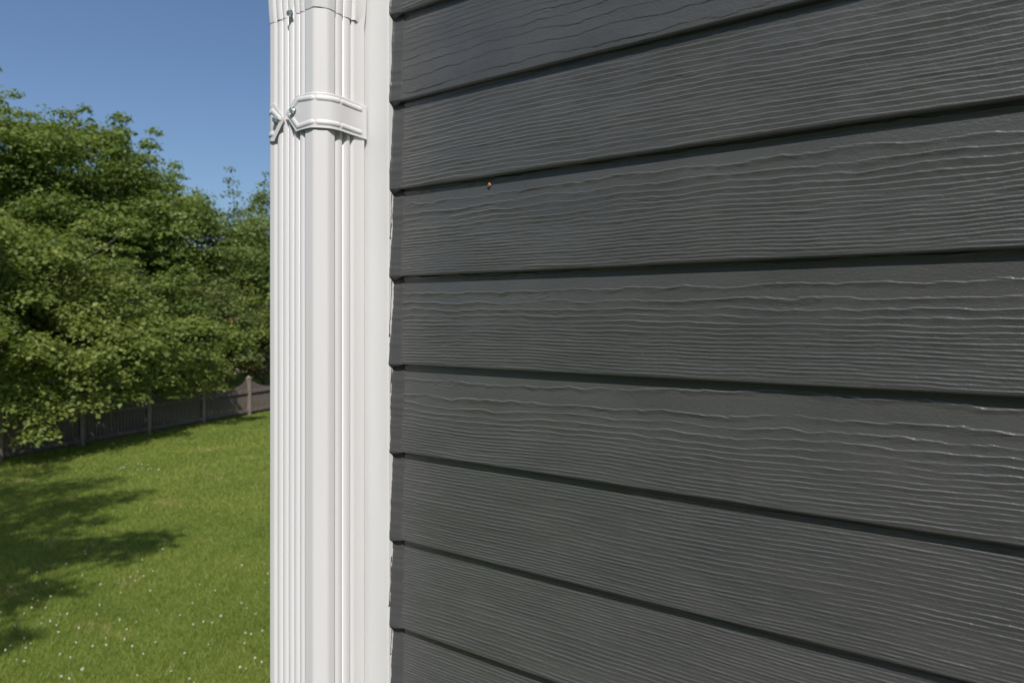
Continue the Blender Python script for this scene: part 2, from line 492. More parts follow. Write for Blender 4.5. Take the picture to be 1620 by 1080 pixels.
# ------------------------------------------------------------------ downspout
CX, CY = -0.737, 0.615         # where its front and right faces would meet
WD, DP = 0.1180, 0.0865        # width along the wall, depth out from it
def face_profile(L, c0, r0, r1, n, c1, rec, amp):
    """(distance along the face, outward offset) between the chamfers"""
    pts = [(c0, 0.0), (c0 + 0.0008, 0.0), (c0 + 0.002, 0.0), (r0 - 0.005, 0.0), (r0 - 0.003, 0.0), (r0 - 0.001, -rec * 0.6)]
    m = 14
    for i in range(n):
        for j in range(m + 1):
            f = j / m
            d = r0 + (r1 - r0) * (i + f) / n
            pts.append((d, -rec + amp * (1 - abs(2 * f - 1) ** 2.6)))
    pts += [(r1 + 0.001, -rec * 0.6), (r1 + 0.003, 0.0), (r1 + 0.005, 0.0), (L - c1 - 0.002, 0.0), (L - c1 - 0.0008, 0.0), (L - c1, 0.0)]
    return pts

def downspout_profile(grow=0.0, rec=0.0042, amp=0.0038):
    """closed plan outline, local to the downspout corner, going front-left round to front-right"""
    fr = face_profile(WD, 0.0165, 0.0335, 0.0945, 5, 0.0120, rec, amp)
    sd = face_profile(DP, 0.0180, 0.0290, 0.0575, 2, 0.0060, rec, amp * 0.95)
    P = []
    def rounded(a, b, nrm_a, nrm_b, n=9):
        # corner between point a (normal nrm_a) and b (normal nrm_b): arc, arc, with a near flat middle
        a, b = np.array(a), np.array(b)
        out = []
        corner = np.array([a[0] if abs(nrm_a[0]) > 0.5 else b[0], a[1] if abs(nrm_a[1]) > 0.5 else b[1]])
        a2, b2 = a + (corner - a) * 0.22, b + (corner - b) * 0.22
        m1, m2 = a2 + (b2 - a2) * 0.16, b2 + (a2 - b2) * 0.16
        for t in (0.2, 0.4, 0.6, 0.8, 1.0):
            out.append(tuple((1 - t) ** 2 * a + 2 * t * (1 - t) * a2 + t ** 2 * m1))
        for t in (0.06, 0.35, 0.65, 0.94):
            out.append(tuple(m1 + (m2 - m1) * t))
        for t in (0.0, 0.2, 0.4, 0.6, 0.8):
            out.append(tuple((1 - t) ** 2 * m2 + 2 * t * (1 - t) * b2 + t ** 2 * b))
        return out
    g = grow
    front = [(-d, -o - g) for d, o in reversed(fr)]           # from left end to the right corner, facing -y
    side = [(o + g, d) for d, o in sd]                        # right face, going back to the wall, facing +x
    back = [(-d, DP + o + g) for d, o in fr]
    left = [(-WD - o - g, d) for d, o in reversed(sd)]
    P += front + rounded(front[-1], side[0], (0, -1), (1, 0)) + side
    P += rounded(side[-1], back[0], (1, 0), (0, 1)) + back
    P += rounded(back[-1], left[0], (0, 1), (-1, 0)) + left
    P += rounded(left[-1], front[0], (-1, 0), (0, -1))
    return np.array(P)

dsp = empty('downspout', (CX, CY, 0.0))
tag(dsp, 'white fluted metal downspout strapped to the white corner board', 'downspout')
SEAM = CAM_H + 0.4232
P0 = downspout_profile()
zs = np.array([0.10, 1.0, 2.0] + list(np.linspace(2.2, SEAM + 0.05, 26)))
nP = len(P0)
rsn = np.random.RandomState(3)
V = []
for z in zs:
    dx = 0.0005 * float(gnoise(z / 0.5, 0.5, 61)); dy = 0.0005 * float(gnoise(z / 0.5, 0.5, 62))
    V.append(np.column_stack([P0[:, 0] + dx, P0[:, 1] + dy, np.full(nP, z)]))
link('pipe', np_mesh('pipe', np.concatenate(V), grid_faces(len(zs), nP, True)), M_ALU, dsp)

# upper length slipped over the lower one, its mouth opened out and pinched by the screw
P1 = downspout_profile(0.0004, 0.0044, 0.0042)
zu = np.concatenate([[0.0, 0.0004, 0.0015], np.linspace(0.004, 0.09, 30), np.linspace(0.12, 2.32, 12)])
V = []
for i, dz in enumerate(zu):
    z = SEAM + dz
    fl_ = 0.0002 + 0.0026 * (1 - math.exp(-dz / 0.035))
    sc = np.array([1 + 2 * fl_ / WD, 1 + 2 * fl_ / DP])
    q = P1.copy()
    c = np.array([-WD / 2, DP / 2])
    q = c + (q - c) * sc
    # crimp at the back end of the right face
    on_side = (P1[:, 0] > -0.006) & (P1[:, 1] > 0.012)
    b = np.exp(-((P1[:, 1] - 0.0735) / 0.006) ** 2) * math.exp(-dz / 0.016) * on_side
    q[:, 0] -= 0.0075 * b
    b2 = np.exp(-((P1[:, 1] - 0.060) / 0.005) ** 2) * math.exp(-dz / 0.02) * on_side
    q[:, 0] += 0.0025 * b2
    # pinch at the screw
    on_front = (P1[:, 1] < 0.006) & (P1[:, 0] < -0.018)
    b3 = np.exp(-((P1[:, 0] + 0.0592) / 0.009) ** 2) * math.exp(-(dz / 0.02)) * on_front
    q[:, 1] += 0.0022 * b3
    lip = 0.0018 * np.sin(P1[:, 0] * 160.0) * math.exp(-dz / 0.004) * (i > 0)
    zz = z + lip * 0.35
    V.append(np.column_stack([q[:, 0], q[:, 1], np.full(nP, 1.0) * zz]))
link('upper_pipe', np_mesh('upper_pipe', np.concatenate(V), grid_faces(len(zu), nP, True)), M_ALU, dsp)

# straps: sheet metal with pressed beads and a pointed end
def strap_mesh(path, zc, half, tip_len, tip_dz, beads, name, outer):
    """path: plan polyline from the tip; s = length along it"""
    path = np.array(path, float)
    seg = np.hypot(*np.diff(path, axis=0).T)
    S = np.concatenate([[0], np.cumsum(seg)])
    ss = np.concatenate([np.linspace(0, tip_len, 30), np.linspace(tip_len, S[-1], int((S[-1] - tip_len) / 0.0009))[1:]])
    px = np.interp(ss, S, path[:, 0]); py = np.interp(ss, S, path[:, 1])
    # normals smoothed along the path
    tx = np.gradient(px, ss); ty = np.gradient(py, ss)
    ln = np.hypot(tx, ty); tx, ty = tx / ln, ty / ln
    nx_, ny_ = outer * ty, -outer * tx
    nv = 57
    us = np.linspace(-1, 1, nv)
    V = np.zeros((nv, len(ss), 3))
    for j, s in enumerate(ss):
        if s < tip_len:
            a = s / tip_len
            hh = half * max(a, 0.02) * 1.04; cz = zc + tip_dz * (1 - a)
        else:
            hh = half * (1.04 - 0.04 * min(1, (s - tip_len) / 0.01)); cz = zc
        for i, u in enumerate(us):
            z = cz + hh * u
            h = 0.0
            for (s0, z0, s1, z1, rad, ht) in beads:
                dx, dz = s1 - s0, z1 - z0
                t = ((s - s0) * dx + (z - zc - z0) * dz) / (dx * dx + dz * dz + 1e-12)
                t = min(1, max(0, t))
                d = math.hypot(s - s0 - t * dx, z - zc - z0 - t * dz) / rad
                if d < 1: h = max(h, ht * math.sqrt(1 - d * d) ** 1.2)
            V[i, j] = (px[j] + nx_[j] * h, py[j] + ny_[j] * h, z)
    me = np_mesh(name, V.reshape(-1, 3), grid_faces(nv, len(ss)))
    return me

def smooth_path(pts, it=3):
    p = np.array(pts, float)
    for _ in range(it):
        q = [p[0]]
        for a, b in zip(p[:-1], p[1:]):
            q += [0.75 * a + 0.25 * b, 0.25 * a + 0.75 * b]
        q.append(p[-1]); p = np.array(q)
    return p

OFF = 0.0032
right_path = smooth_path([(-0.0695, -OFF), (-0.060, -OFF), (-0.040, -OFF), (-0.0195, -OFF), (-0.0115, -OFF + 0.0012), (0.0026, 0.0140), (0.0052, 0.024), (0.0056, 0.033), (0.0042, 0.044), (0.0022, 0.062), (0.0008, 0.0850)])
HS = 0.0243
B = 0.0034; BH = 0.0013; ZB = 0.0165
right_beads = [(0.0275, ZB + 0.002, 0.0560, ZB, B, BH), (0.0640, ZB, 0.0925, ZB, B, BH), (0.1000, ZB, 0.1370, ZB, B, BH),
               (0.0275, -ZB - 0.002, 0.0560, -ZB, B, BH), (0.0640, -ZB, 0.0925, -ZB, B, BH), (0.1000, -ZB, 0.1370, -ZB, B, BH),
               (0.0275, ZB + 0.002, 0.0090, 0.0035, B, BH), (0.0275, -ZB - 0.002, 0.0090, 0.0015, B, BH)]
st = link('strap', strap_mesh(right_path, CAM_H + 0.2825, HS, 0.0235, 0.003, right_beads, 'strap', 1.0), M_ALU, dsp)
so = st.modifiers.new('thickness', 'SOLIDIFY'); so.thickness = 0.0009; so.offset = -1.0
st['label'] = 'right half of the embossed white strap'
left_path = smooth_path([(-0.0725, -OFF + 0.0004), (-0.080, -OFF + 0.0004), (-0.0945, -OFF + 0.0004), (-0.1060, -OFF + 0.0008), (-WD + 0.001, 0.006), (-WD - 0.0025, 0.020), (-WD - 0.0030, 0.045), (-WD - 0.0022, 0.0868)])
left_beads = [(0.0265, ZB, 0.0340, ZB - 0.001, B, BH), (0.0265, -ZB, 0.040, -ZB, B, BH), (0.0265, ZB, 0.0090, 0.002, B, BH),
              (0.050, ZB, 0.075, ZB, B, BH), (0.050, -ZB, 0.075, -ZB, B, BH)]
st2 = link('strap', strap_mesh(left_path, CAM_H + 0.2788, 0.0265, 0.0230, 0.0, left_beads, 'strap', -1.0), M_ALU, dsp)
so = st2.modifiers.new('thickness', 'SOLIDIFY'); so.thickness = 0.0009; so.offset = 1.0
st2['label'] = 'left half of the embossed white strap'

def screw_mesh():
    bm = bmesh.new()
    def ring(r, y, n, rot=0.0):
        return [bm.verts.new((r * math.cos(2 * math.pi * i / n + rot), y, r * math.sin(2 * math.pi * i / n + rot))) for i in range(n)]
    a = ring(0.0044, 0.0, 24); b = ring(0.0044, -0.0007, 24); c = ring(0.0034, -0.0011, 24)
    for p, q in ((a, b), (b, c)):
        for i in range(24): bm.faces.new((p[i], p[(i + 1) % 24], q[(i + 1) % 24], q[i]))
    bm.faces.new(c)
    d = ring(0.00335, -0.0010, 6, 0.3); e = ring(0.00335, -0.0042, 6, 0.3); f = ring(0.0027, -0.0047, 6, 0.3)
    for p, q in ((d, e), (e, f)):
        for i in range(6): bm.faces.new((p[i], p[(i + 1) % 6], q[(i + 1) % 6], q[i]))
    bm.faces.new(f)
    # slot across the head
    for s in (-1, 1):
        v = [bm.verts.new(p) for p in ((-0.0026, -0.00476, s * 0.0002), (0.0026, -0.00476, s * 0.0002), (0.0026, -0.00476, s * 0.0006), (-0.0026, -0.00476, s * 0.0006))]
        bm.faces.new(v)
    bmesh.ops.recalc_face_normals(bm, faces=bm.faces)
    return bm_mesh('screw', bm)
scm = screw_mesh()
def screw(parent, x, y, z, tilt, roll):
    o = link('screw', scm, M_ZINC, parent)
    o.location = (x, y, z); o.rotation_euler = (tilt, roll, 0.0); o.scale = (1.2, 1.2, 1.2)
screw(st, -0.0502, -OFF - 0.0002, CAM_H + 0.2872, R(8), 0.4)
screw(st2, -0.0885, -OFF - 0.0002, CAM_H + 0.2800, R(-6), 1.1)
screw(dsp, -0.0590, -0.0012, SEAM + 0.0015, R(10), 0.8)

# ------------------------------------------------------------------ fence
def fence_pt(t, off=0.0):
    """t metres nearer along the fence from its lit post, off metres towards the lawn"""
    X, Z = -8.10 - 0.352 * t + 0.936 * off, 21.0 - 0.936 * t - 0.352 * off
    return W(X, Z)
def wdir(a, b):
    d = Vector(b) - Vector(a)
    return math.atan2(d.y, d.x)
FROT = wdir(fence_pt(0), fence_pt(1))
fence = empty('picket_fence', fence_pt(0))
fence.rotation_euler.z = FROT
tag(fence, 'low weathered grey-brown wooden picket fence with scalloped top along the lawn', 'fence')
# local x runs towards the camera; find which local y faces the lawn
_f = fence_pt(0, 1.0); _d = Vector((_f[0] - fence.location.x, _f[1] - fence.location.y, 0))
LAWN = 1.0 if (-math.sin(FROT) * _d.x + math.cos(FROT) * _d.y) > 0 else -1.0
def post_mesh():
    bm = box_bm(-0.055, 0.055, -0.055, 0.055, -0.2, 1.12, 0.008, 1)
    r1 = [bm.verts.new((sx * 0.06, sy * 0.06, 1.121)) for sx, sy in ((-1, -1), (1, -1), (1, 1), (-1, 1))]
    r2 = [bm.verts.new((sx * 0.06, sy * 0.06, 1.15)) for sx, sy in ((-1, -1), (1, -1), (1, 1), (-1, 1))]
    tp = bm.verts.new((0, 0, 1.215))
    bm.faces.new(r1[::-1])
    for i in range(4):
        bm.faces.new((r1[i], r1[(i + 1) % 4], r2[(i + 1) % 4], r2[i]))
        bm.faces.new((r2[i], r2[(i + 1) % 4], tp))
    return bm_mesh('post', bm)
pm = post_mesh()
pk = None
def picket_mesh():
    bm = bmesh.new()
    w, t = 0.035, 0.009
    prof = [(-w, 0.0), (w, 0.0), (w, 0.955), (w * 0.45, 1.0), (-w * 0.45, 1.0), (-w, 0.955)]
    a = [bm.verts.new((x, -t, z)) for x, z in prof]; b = [bm.verts.new((x, t, z)) for x, z in prof]
    bm.faces.new(a); bm.faces.new(b[::-1])
    for i in range(6): bm.faces.new((a[i], b[i], b[(i + 1) % 6], a[(i + 1) % 6]))
    bmesh.ops.recalc_face_normals(bm, faces=bm.faces)
    return bm_mesh('picket', bm)
pk = picket_mesh()
rail = bm_mesh('rail', box_bm(-0.86, 0.86, -0.02, 0.02, -0.045, 0.045, 0.004, 1))
rng = random.Random(5)
PITCH = 1.82
for i in range(-11, 9):
    x = i * PITCH
    o = link('post', pm, M_POST, fence); o.location = (x, 0, 0); o.rotation_euler = (rng.uniform(-.012, .012), rng.uniform(-.012, .012), 0)
    for z in (0.14, 0.72):
        o = link('rail', rail, M_FENCE, fence); o.location = (x + PITCH / 2, LAWN * 0.022, z)
    n = 18
    for j in range(n):
        f = (j + 0.5) / n
        h = 0.82 + 0.26 * abs(2 * f - 1) ** 1.7
        o = link('picket', pk, M_FENCE, fence)
        o.location = (x + 0.06 + (PITCH - 0.12) * f, -LAWN * 0.010 + rng.uniform(-.002, .002), 0.055)
        o.scale = (1, 1, h - 0.055 + rng.uniform(-.006, .006))
        o.rotation_euler.y = rng.uniform(-.008, .008)

# ------------------------------------------------------------------ trees
def tube(V, F, a, b, ra, rb, n=7):
    a, b = Vector(a), Vector(b)
    d = (b - a)
    if d.length < 1e-5: return
    d.normalize()
    u = d.orthogonal().normalized(); w = d.cross(u)
    base = len(V)
    for p, r in ((a, ra), (b, rb)):
        for i in range(n):
            t = 2 * math.pi * i / n
            V.append(tuple(p + u * (r * math.cos(t)) + w * (r * math.sin(t))))
    for i in range(n):
        j = (i + 1) % n
        F.append((base + i, base + j, base + n + j, base + n + i))

def curve_limb(V, F, a, b, ra, rb, rs, seg=5, sag=0.12):
    a, b = np.array(a, float), np.array(b, float)
    L = np.linalg.norm(b - a)
    off = rs.randn(3) * L * sag; off[2] = abs(off[2]) * 0.6
    pts = [a + (b - a) * t + off * math.sin(math.pi * t) for t in np.linspace(0, 1, seg + 1)]
    for i in range(seg):
        tube(V, F, pts[i], pts[i + 1], ra + (rb - ra) * i / seg, ra + (rb - ra) * (i + 1) / seg)

def leaf_cloud(rs, puffs, per, leaf, up=0.55, droop=0.0):
    """puffs: (x,y,z,r,tint). Returns vertices, triangles and tints of loose leaves"""
    C, Rr, T, Cnt = [], [], [], []
    for (x, y, z, r, t) in puffs:
        n = int(per * r * r)
        C.append(np.repeat([[x, y, z]], n, 0)); Rr.append(np.full(n, r)); T.append(np.full(n, t))
    C = np.concatenate(C); Rr = np.concatenate(Rr); T = np.concatenate(T)
    n = len(C)
    D = rs.randn(n, 3); D /= np.linalg.norm(D, axis=1)[:, None]
    D[:, 2] = np.where(D[:, 2] < -0.3, -D[:, 2] * 0.5, D[:, 2])
    rad = Rr * (0.35 + 0.75 * rs.rand(n) ** 0.6) * (1 + 0.25 * rs.randn(n) * 0.5)
    P = C + D * rad[:, None] * np.array([1.0, 1.0, 0.9])
    P[:, 2] -= droop * (rad / Rr) ** 2
    N = D * 0.55 + np.array([0, 0, up]) + rs.randn(n, 3) * 0.5
    N /= np.linalg.norm(N, axis=1)[:, None]
    A = np.cross(N, rs.randn(n, 3)); A /= np.linalg.norm(A, axis=1)[:, None]
    Bv = np.cross(N, A)
    L = leaf * (0.5 + 1.0 * rs.rand(n) ** 1.3)
    Wd = L * (0.62 + 0.2 * rs.rand(n))
    fold = N * (L * 0.10)[:, None]
    V = np.stack([P - A * (L / 2)[:, None], P + Bv * (Wd / 2)[:, None] + fold - A * (L * .08)[:, None], P + A * (L / 2)[:, None] - fold * 0.8, P - Bv * (Wd / 2)[:, None] + fold - A * (L * .08)[:, None]], 1).reshape(-1, 3)
    b = np.arange(n)[:, None] * 4
    F = np.concatenate([b + np.array([[0, 1, 2]]), b + np.array([[0, 2, 3]])], 0)
    tint = np.clip(T + 0.20 * rs.randn(n), 0, 1)
    return V, F, np.repeat(tint, 4)

def envelope_puffs(rs, c, rad, n, rmin, rmax, top_tufts=0, fill=0.35, power=2.0, base=-0.85):
    """clumps spread through an egg-shaped crown, most of them towards its skin"""
    out = []
    c = np.array(c, float); rad = np.array(rad, float)
    while len(out) < n:
        d = rs.randn(3); d /= np.linalg.norm(d)
        if d[2] < base: continue
        q = (1 - fill * rs.rand() ** 2.2) if rs.rand() < 0.66 else 0.2 + 0.6 * rs.rand()
        sup = (abs(d[0]) ** power + abs(d[1]) ** power + abs(d[2]) ** power) ** (-1 / power)
        lump = 1 + 0.16 * math.sin(d[0] * 5 + c[0] * 3) * math.cos(d[1] * 4 + d[2] * 6 + c[1])
        p = c + d * rad * q * sup * lump
        r = rmin + (rmax - rmin) * rs.rand()
        out.append((p[0], p[1], p[2], r, 0.45 + 0.16 * rs.randn()))
    for i in range(top_tufts):
        a = rs.rand() * 2 * math.pi; e = 0.35 + 0.6 * rs.rand()
        d = np.array([math.cos(a) * math.cos(e * 1.5), math.sin(a) * math.cos(e * 1.5), math.sin(e * 1.5)])
        for j in range(3):
            p = c + d * rad * (1.0 + 0.07 * j) + np.array([0, 0, 0.30 * j])
            out.append((p[0], p[1], p[2], rmin * (0.85 - 0.19 * j), 0.45 + 0.1 * rs.randn()))
    return out

def tree(name, label, cat, foot, lmat, puffs, seed, trunk_r, fork_h, per, leaf, group=None, up=0.55, limbs=16, droop=0.0, lean=(0, 0)):
    rs = np.random.RandomState(seed)
    root = empty(name, foot)
    tag(root, label, cat, group)
    fx, fy = foot[0], foot[1]
    pf = [(x - fx, y - fy, z, r, t) for (x, y, z, r, t) in puffs]
    V, F = [], []
    top = max(p[2] for p in pf)
    cxy = np.mean([[p[0], p[1]] for p in pf], 0)
    ctr = np.array([cxy[0] * 0.5, cxy[1] * 0.5, fork_h + 0.55 * (top - fork_h)])
    fork = np.array([cxy[0] * 0.15, cxy[1] * 0.15, fork_h])
    tube(V, F, (0, 0, -0.15), (0, 0, 0.25), trunk_r * 1.5, trunk_r * 1.1, 10)
    curve_limb(V, F, (0, 0, 0.25), fork, trunk_r * 1.1, trunk_r * 0.85, rs, 5, 0.03)
    curve_limb(V, F, fork, ctr, trunk_r * 0.8, trunk_r * 0.35, rs, 5, 0.06)
    order = rs.permutation(len(pf))
    for q in order[:limbs]:
        p = np.array(pf[q][:3])
        t = rs.rand()
        s = fork + (ctr - fork) * t
        r0 = trunk_r * (0.45 - 0.2 * t)
        mid = s + (p - s) * 0.6 + rs.randn(3) * 0.15
        curve_limb(V, F, s, mid, r0, r0 * 0.45, rs, 4, 0.05)
        curve_limb(V, F, mid, p, r0 * 0.45, r0 * 0.12, rs, 3, 0.05)
        for _ in range(3):
            o = np.array(pf[order[rs.randint(len(pf))]][:3])
            if np.linalg.norm(o - mid) < 2.2:
                curve_limb(V, F, mid, o, r0 * 0.3, r0 * 0.1, rs, 3, 0.06)
    link('trunk', np_mesh('trunk', np.array(V), np.array(F)), M_BARK, root)
    LV, LF, LT = leaf_cloud(rs, pf, per, leaf, up, droop)
    me = np_mesh('crown', LV, LF, smooth=False)
    at = me.attributes.new('tint', 'FLOAT', 'POINT')
    at.data.foreach_set('value', LT.astype(np.float32))
    link('crown', me, lmat, root)
    return root

def env(X, Z, h):
    return W(X, Z, h)

# nearest bright maple, its branches hanging over the fence
rs = np.random.RandomState(11)
pf = envelope_puffs(rs, env(-11.7, 14.4, 3.2), (2.6, 2.4, 2.0), 80, 0.45, 0.8, 5, 0.5)
pf += envelope_puffs(rs, env(-10.3, 16.6, 2.9), (1.7, 1.4, 1.6), 30, 0.4, 0.65, 2, 0.4)
for (px, py, Z) in ((60, 688, 13.6), (45, 660, 13.7), (80, 655, 13.9), (140, 640, 14.6), (120, 610, 14.4), (180, 600, 15.4), (210, 585, 15.8), (225, 560, 16.2), (160, 575, 15.0), (95, 580, 14.1), (250, 575, 17.0), (262, 600, 17.2), (210, 625, 16.0), (20, 640, 13.4), (5, 610, 13.3), (30, 605, 13.7), (60, 625, 13.8), (100, 640, 14.2), (170, 625, 15.2), (285, 575, 18.0), (300, 600, 18.4), (325, 590, 18.9), (340, 570, 19.4), (310, 565, 18.8), (350, 590, 19.6), (270, 550, 17.6), (240, 540, 16.8), (280, 615, 18.0), (235, 605, 16.6)  , (310, 612, 18.6), (335, 608, 19.2), (130, 590, 14.8), (290, 590, 18.3)):
    p = W((px - 810) / 1080 * Z, Z, 3 - (py - 502) / 1080 * Z)
    pf.append((*p, 0.40, 0.55))
for t_ in np.arange(2.2, 9.4, 0.42):        # boughs reaching out over the lawn, shading the fence below
    p = fence_pt(t_, 0.9 + 0.9 * rs.rand())
    pf.append((p[0], p[1], 2.15 + 0.75 * rs.rand(), 0.42, 0.5))
    if rs.rand() < 0.6:
        p = fence_pt(t_, 0.5 + 0.5 * rs.rand()); pf.append((p[0], p[1], 1.75 + 0.5 * rs.rand(), 0.34, 0.5))
tree('maple_tree', 'bright green maple nearest the lawn, branches drooping over the dark fence at far left', 'tree', W(-12.9, 15.6), M_LEAF_B, pf, 21, 0.17, 1.4, 1500, 0.098, 'trees behind the fence', 0.6, 26, 0.12)
# big round tree in the middle
rs = np.random.RandomState(12)
pf = envelope_puffs(rs, env(-14.9, 24.0, 5.5), (3.9, 3.8, 3.5), 220, 0.6, 1.0, 16, 0.5, 2.3)
tree('broadleaf_tree', 'big round-crowned green tree rising in the middle of the tree line', 'tree', W(-14.9, 24.2), M_LEAF_A, pf, 22, 0.26, 2.4, 740, 0.130, 'trees behind the fence', 0.55, 30)
# tall tree on the left edge
rs = np.random.RandomState(13)
pf = envelope_puffs(rs, env(-18.4, 22.0, 5.4), (4.1, 3.8, 4.2), 150, 0.6, 1.0, 9, 0.45)
tree('broadleaf_tree', 'yellow-green tall tree cut by the left picture edge above the maple', 'tree', W(-18.3, 22.2), M_LEAF_B, pf, 23, 0.26, 2.4, 640, 0.132, 'trees behind the fence', 0.5, 28)
# dark tip of a taller tree behind it
rs = np.random.RandomState(14)
pf = envelope_puffs(rs, env(-22.2, 27.5, 6.9), (3.0, 3.0, 5.2), 90, 0.6, 0.95, 8, 0.35)
tree('broadleaf_tree', 'dark treetop poking highest against the sky at the left edge', 'tree', W(-22.2, 27.6), M_LEAF_A, pf, 24, 0.24, 2.6, 380, 0.17, 'trees behind the fence', 0.5, 24)
# airy tree beside the downspout
rs = np.random.RandomState(15)
pf = envelope_puffs(rs, env(-10.6, 27.5, 5.2), (2.9, 2.6, 2.8), 120, 0.45, 0.8, 2, 0.5)
tree('young_tree', 'small airy pale tree with sky showing through, right beside the downspout', 'tree', W(-10.9, 28.1), M_LEAF_D, pf, 25, 0.13, 1.6, 560, 0.11, 'trees behind the fence', 0.45, 30)
# shrubs along the back of the fence
shrubs = [(-13.0, 16.9, 1.7, 2.3, M_LEAF_C, 'dark shrub behind the fence at the far left under the maple'),
          (-12.0, 19.2, 1.6, 2.4, M_LEAF_C, 'olive shrub behind the fence between maple and round tree'),
          (-10.95, 20.9, 1.35, 2.3, M_LEAF_A, 'green shrub leaning over the fence left of the lit post'),
          (-9.9, 22.6, 1.3, 2.1, M_LEAF_C, 'reddish olive shrub behind the fence just above the lit post'),
          (-8.9, 24.6, 1.4, 2.0, M_LEAF_B, 'yellow-green shrub behind the fence next to the downspout')]
for i, (X, Z, r, h, m, lab) in enumerate(shrubs):
    rs = np.random.RandomState(40 + i)
    pf = envelope_puffs(rs, env(X, Z, h), (r, r, h * 0.86), 46, 0.35, 0.62, 5, 0.4)
    tree('shrub', lab, 'shrub', W(X, Z), m, pf, 60 + i, 0.06, 0.5, 1100, 0.105, 'shrubs along the fence', 0.5, 26)
# trees farther back that close the gaps
for i, (X, Z, r, h, lab) in enumerate([(-19.0, 31.0, 4.4, 5.6, 'dark green background tree behind the round tree'),
                                       (-13.4, 35.0, 3.6, 3.6, 'dark background tree behind the shrubs and airy tree'),
                                       (-24.5, 31.0, 4.0, 4.4, 'dark background tree behind the left edge trees')]):
    rs = np.random.RandomState(80 + i)
    pf = envelope_puffs(rs, env(X, Z, h), (r, r, h * 0.85), 70, 0.8, 1.2, 6, 0.4)
    tree('background_tree', lab, 'tree', W(X, Z), M_LEAF_A, pf, 90 + i, 0.2, 1.5, 260, 0.2, 'trees behind the fence', 0.5, 16)
# tall tree beside the house, out of the picture; only its shadow reaches the lawn in view
rs = np.random.RandomState(31)
pf = []
def shade(px, py, H, r):
    """a leafy branch at height H whose shadow lies on the lawn at that spot"""
    Z = 3 * 1080 / (py - 502); X = (px - 810) / 1080 * Z
    p = W(X, Z); k = H / SUN.z
    pf.append((p[0] + SUN.x * k, p[1] + SUN.y * k, H, r, 0.5))
for (px, py, H, r) in ((265, 847, 8.2, .28), (225, 855, 8.3, .40), (180, 868, 8.5, .5), (130, 872, 8.6, .55), (90, 880, 8.8, .6), (225, 870, 7.9, .3), (255, 862, 7.8, .25), (195, 885, 7.9, .28),
                       (215, 785, 9.4, .36), (170, 790, 9.3, .5), (130, 800, 9.0, .6), (90, 810, 9.0, .7), (40, 815, 9.0, .8), (150, 826, 8.6, .4), (160, 765, 9.6, .5), (110, 772, 9.6, .6), (60, 780, 9.6, .8), (0, 790, 9.4, .9),
                       (30, 850, 8.8, .7), (-20, 870, 8.7, .8), (50, 890, 8.6, .5), (10, 905, 8.4, .5), (110, 935, 8.0, .22), (80, 937, 8.0, .3), (45, 945, 8.0, .4), (5, 950, 8.0, .5), (-60, 930, 8.3, .8),
                       (40, 1010, 7.7, .16), (15, 1015, 7.7, .25), (-25, 1020, 7.7, .4), (-100, 980, 8.0, .8), (-120, 850, 9.0, 1.0), (-90, 800, 9.4, 1.0), (0, 760, 9.7, .8), (60, 748, 9.8, .6), (-60, 750, 9.8, 1.0), (105, 852, 8.6, .3)):
    shade(px, py, H, r)
tree('yard_tree', 'tall yard tree left of the house whose leafy shadow falls on the lawn', 'tree', W(-7.4, 2.4), M_LEAF_A, pf, 33, 0.24, 6.2, 560, 0.12, None, 0.5, 30)

# unseen tree belt added behind the camera to cut sky light on the siding
rs = np.random.RandomState(51)
pf = []
for i in range(13):
    a_ = R(-118 + 12 * i)                                    # round from the left to the right, behind
    d_ = 15.0 + 3.0 * rs.rand(); h_ = 6.2 + 1.4 * rs.rand()
    pf += envelope_puffs(rs, (d_ * math.cos(a_) , d_ * math.sin(a_) - 1.0, h_), (3.3, 3.3, h_ * 0.97), 60, 1.0, 1.6, 4, 0.4, 2.0, -1.0)
for i in range(7):                                           # and on past the airy tree, behind the house
    h_ = 4.0 + 1.6 * rs.rand()
    pf += envelope_puffs(rs, W(-6.6 + 4.2 * i, 34.0 + 3.0 * rs.rand(), h_), (3.2, 3.2, h_ * 0.95), 60, 0.9, 1.4, 4, 0.4, 2.0, -1.0)
LV, LF, LT = leaf_cloud(rs, pf, 52, 0.34)
me = np_mesh('sky_blocker_trees', LV, LF, smooth=False)
me.attributes.new('tint', 'FLOAT', 'POINT').data.foreach_set('value', LT.astype(np.float32))
tag(link('sky_blocker_trees', me, M_LEAF_A), 'added out-of-view belt of leafy green trees holding sky light off the siding', 'trees', kind='stuff')

# ------------------------------------------------------------------ neighbour's house behind the trees
M_NWALL = mat('pale_pink_siding', (0.50, 0.42, 0.38), 0.8)
M_NGLASS = mat('dark_window_glass', (0.02, 0.025, 0.03), 0.1)
nh = empty('neighbour_house', W(-14.6, 41.0))
nh.rotation_euler.z = FROT + 0.2
tag(nh, 'pale pinkish house glimpsed through leaves beside the downspout', 'house')
link('wall', bm_mesh('wall', box_bm(-5, 5, -3.5, 3.5, 0, 4.6)), M_NWALL, nh)
bm = bmesh.new()
v = [bm.verts.new(p) for p in ((-5.4, -4, 4.5), (5.4, -4, 4.5), (5.4, 4, 4.5), (-5.4, 4, 4.5), (-5.4, 0, 6.3), (5.4, 0, 6.3))]
for f in ((0, 1, 5, 4), (2, 3, 4, 5), (0, 4, 3), (1, 2, 5), (3, 2, 1, 0)): bm.faces.new([v[i] for i in f])
link('roof', bm_mesh('roof', bm), M_ROOF, nh)
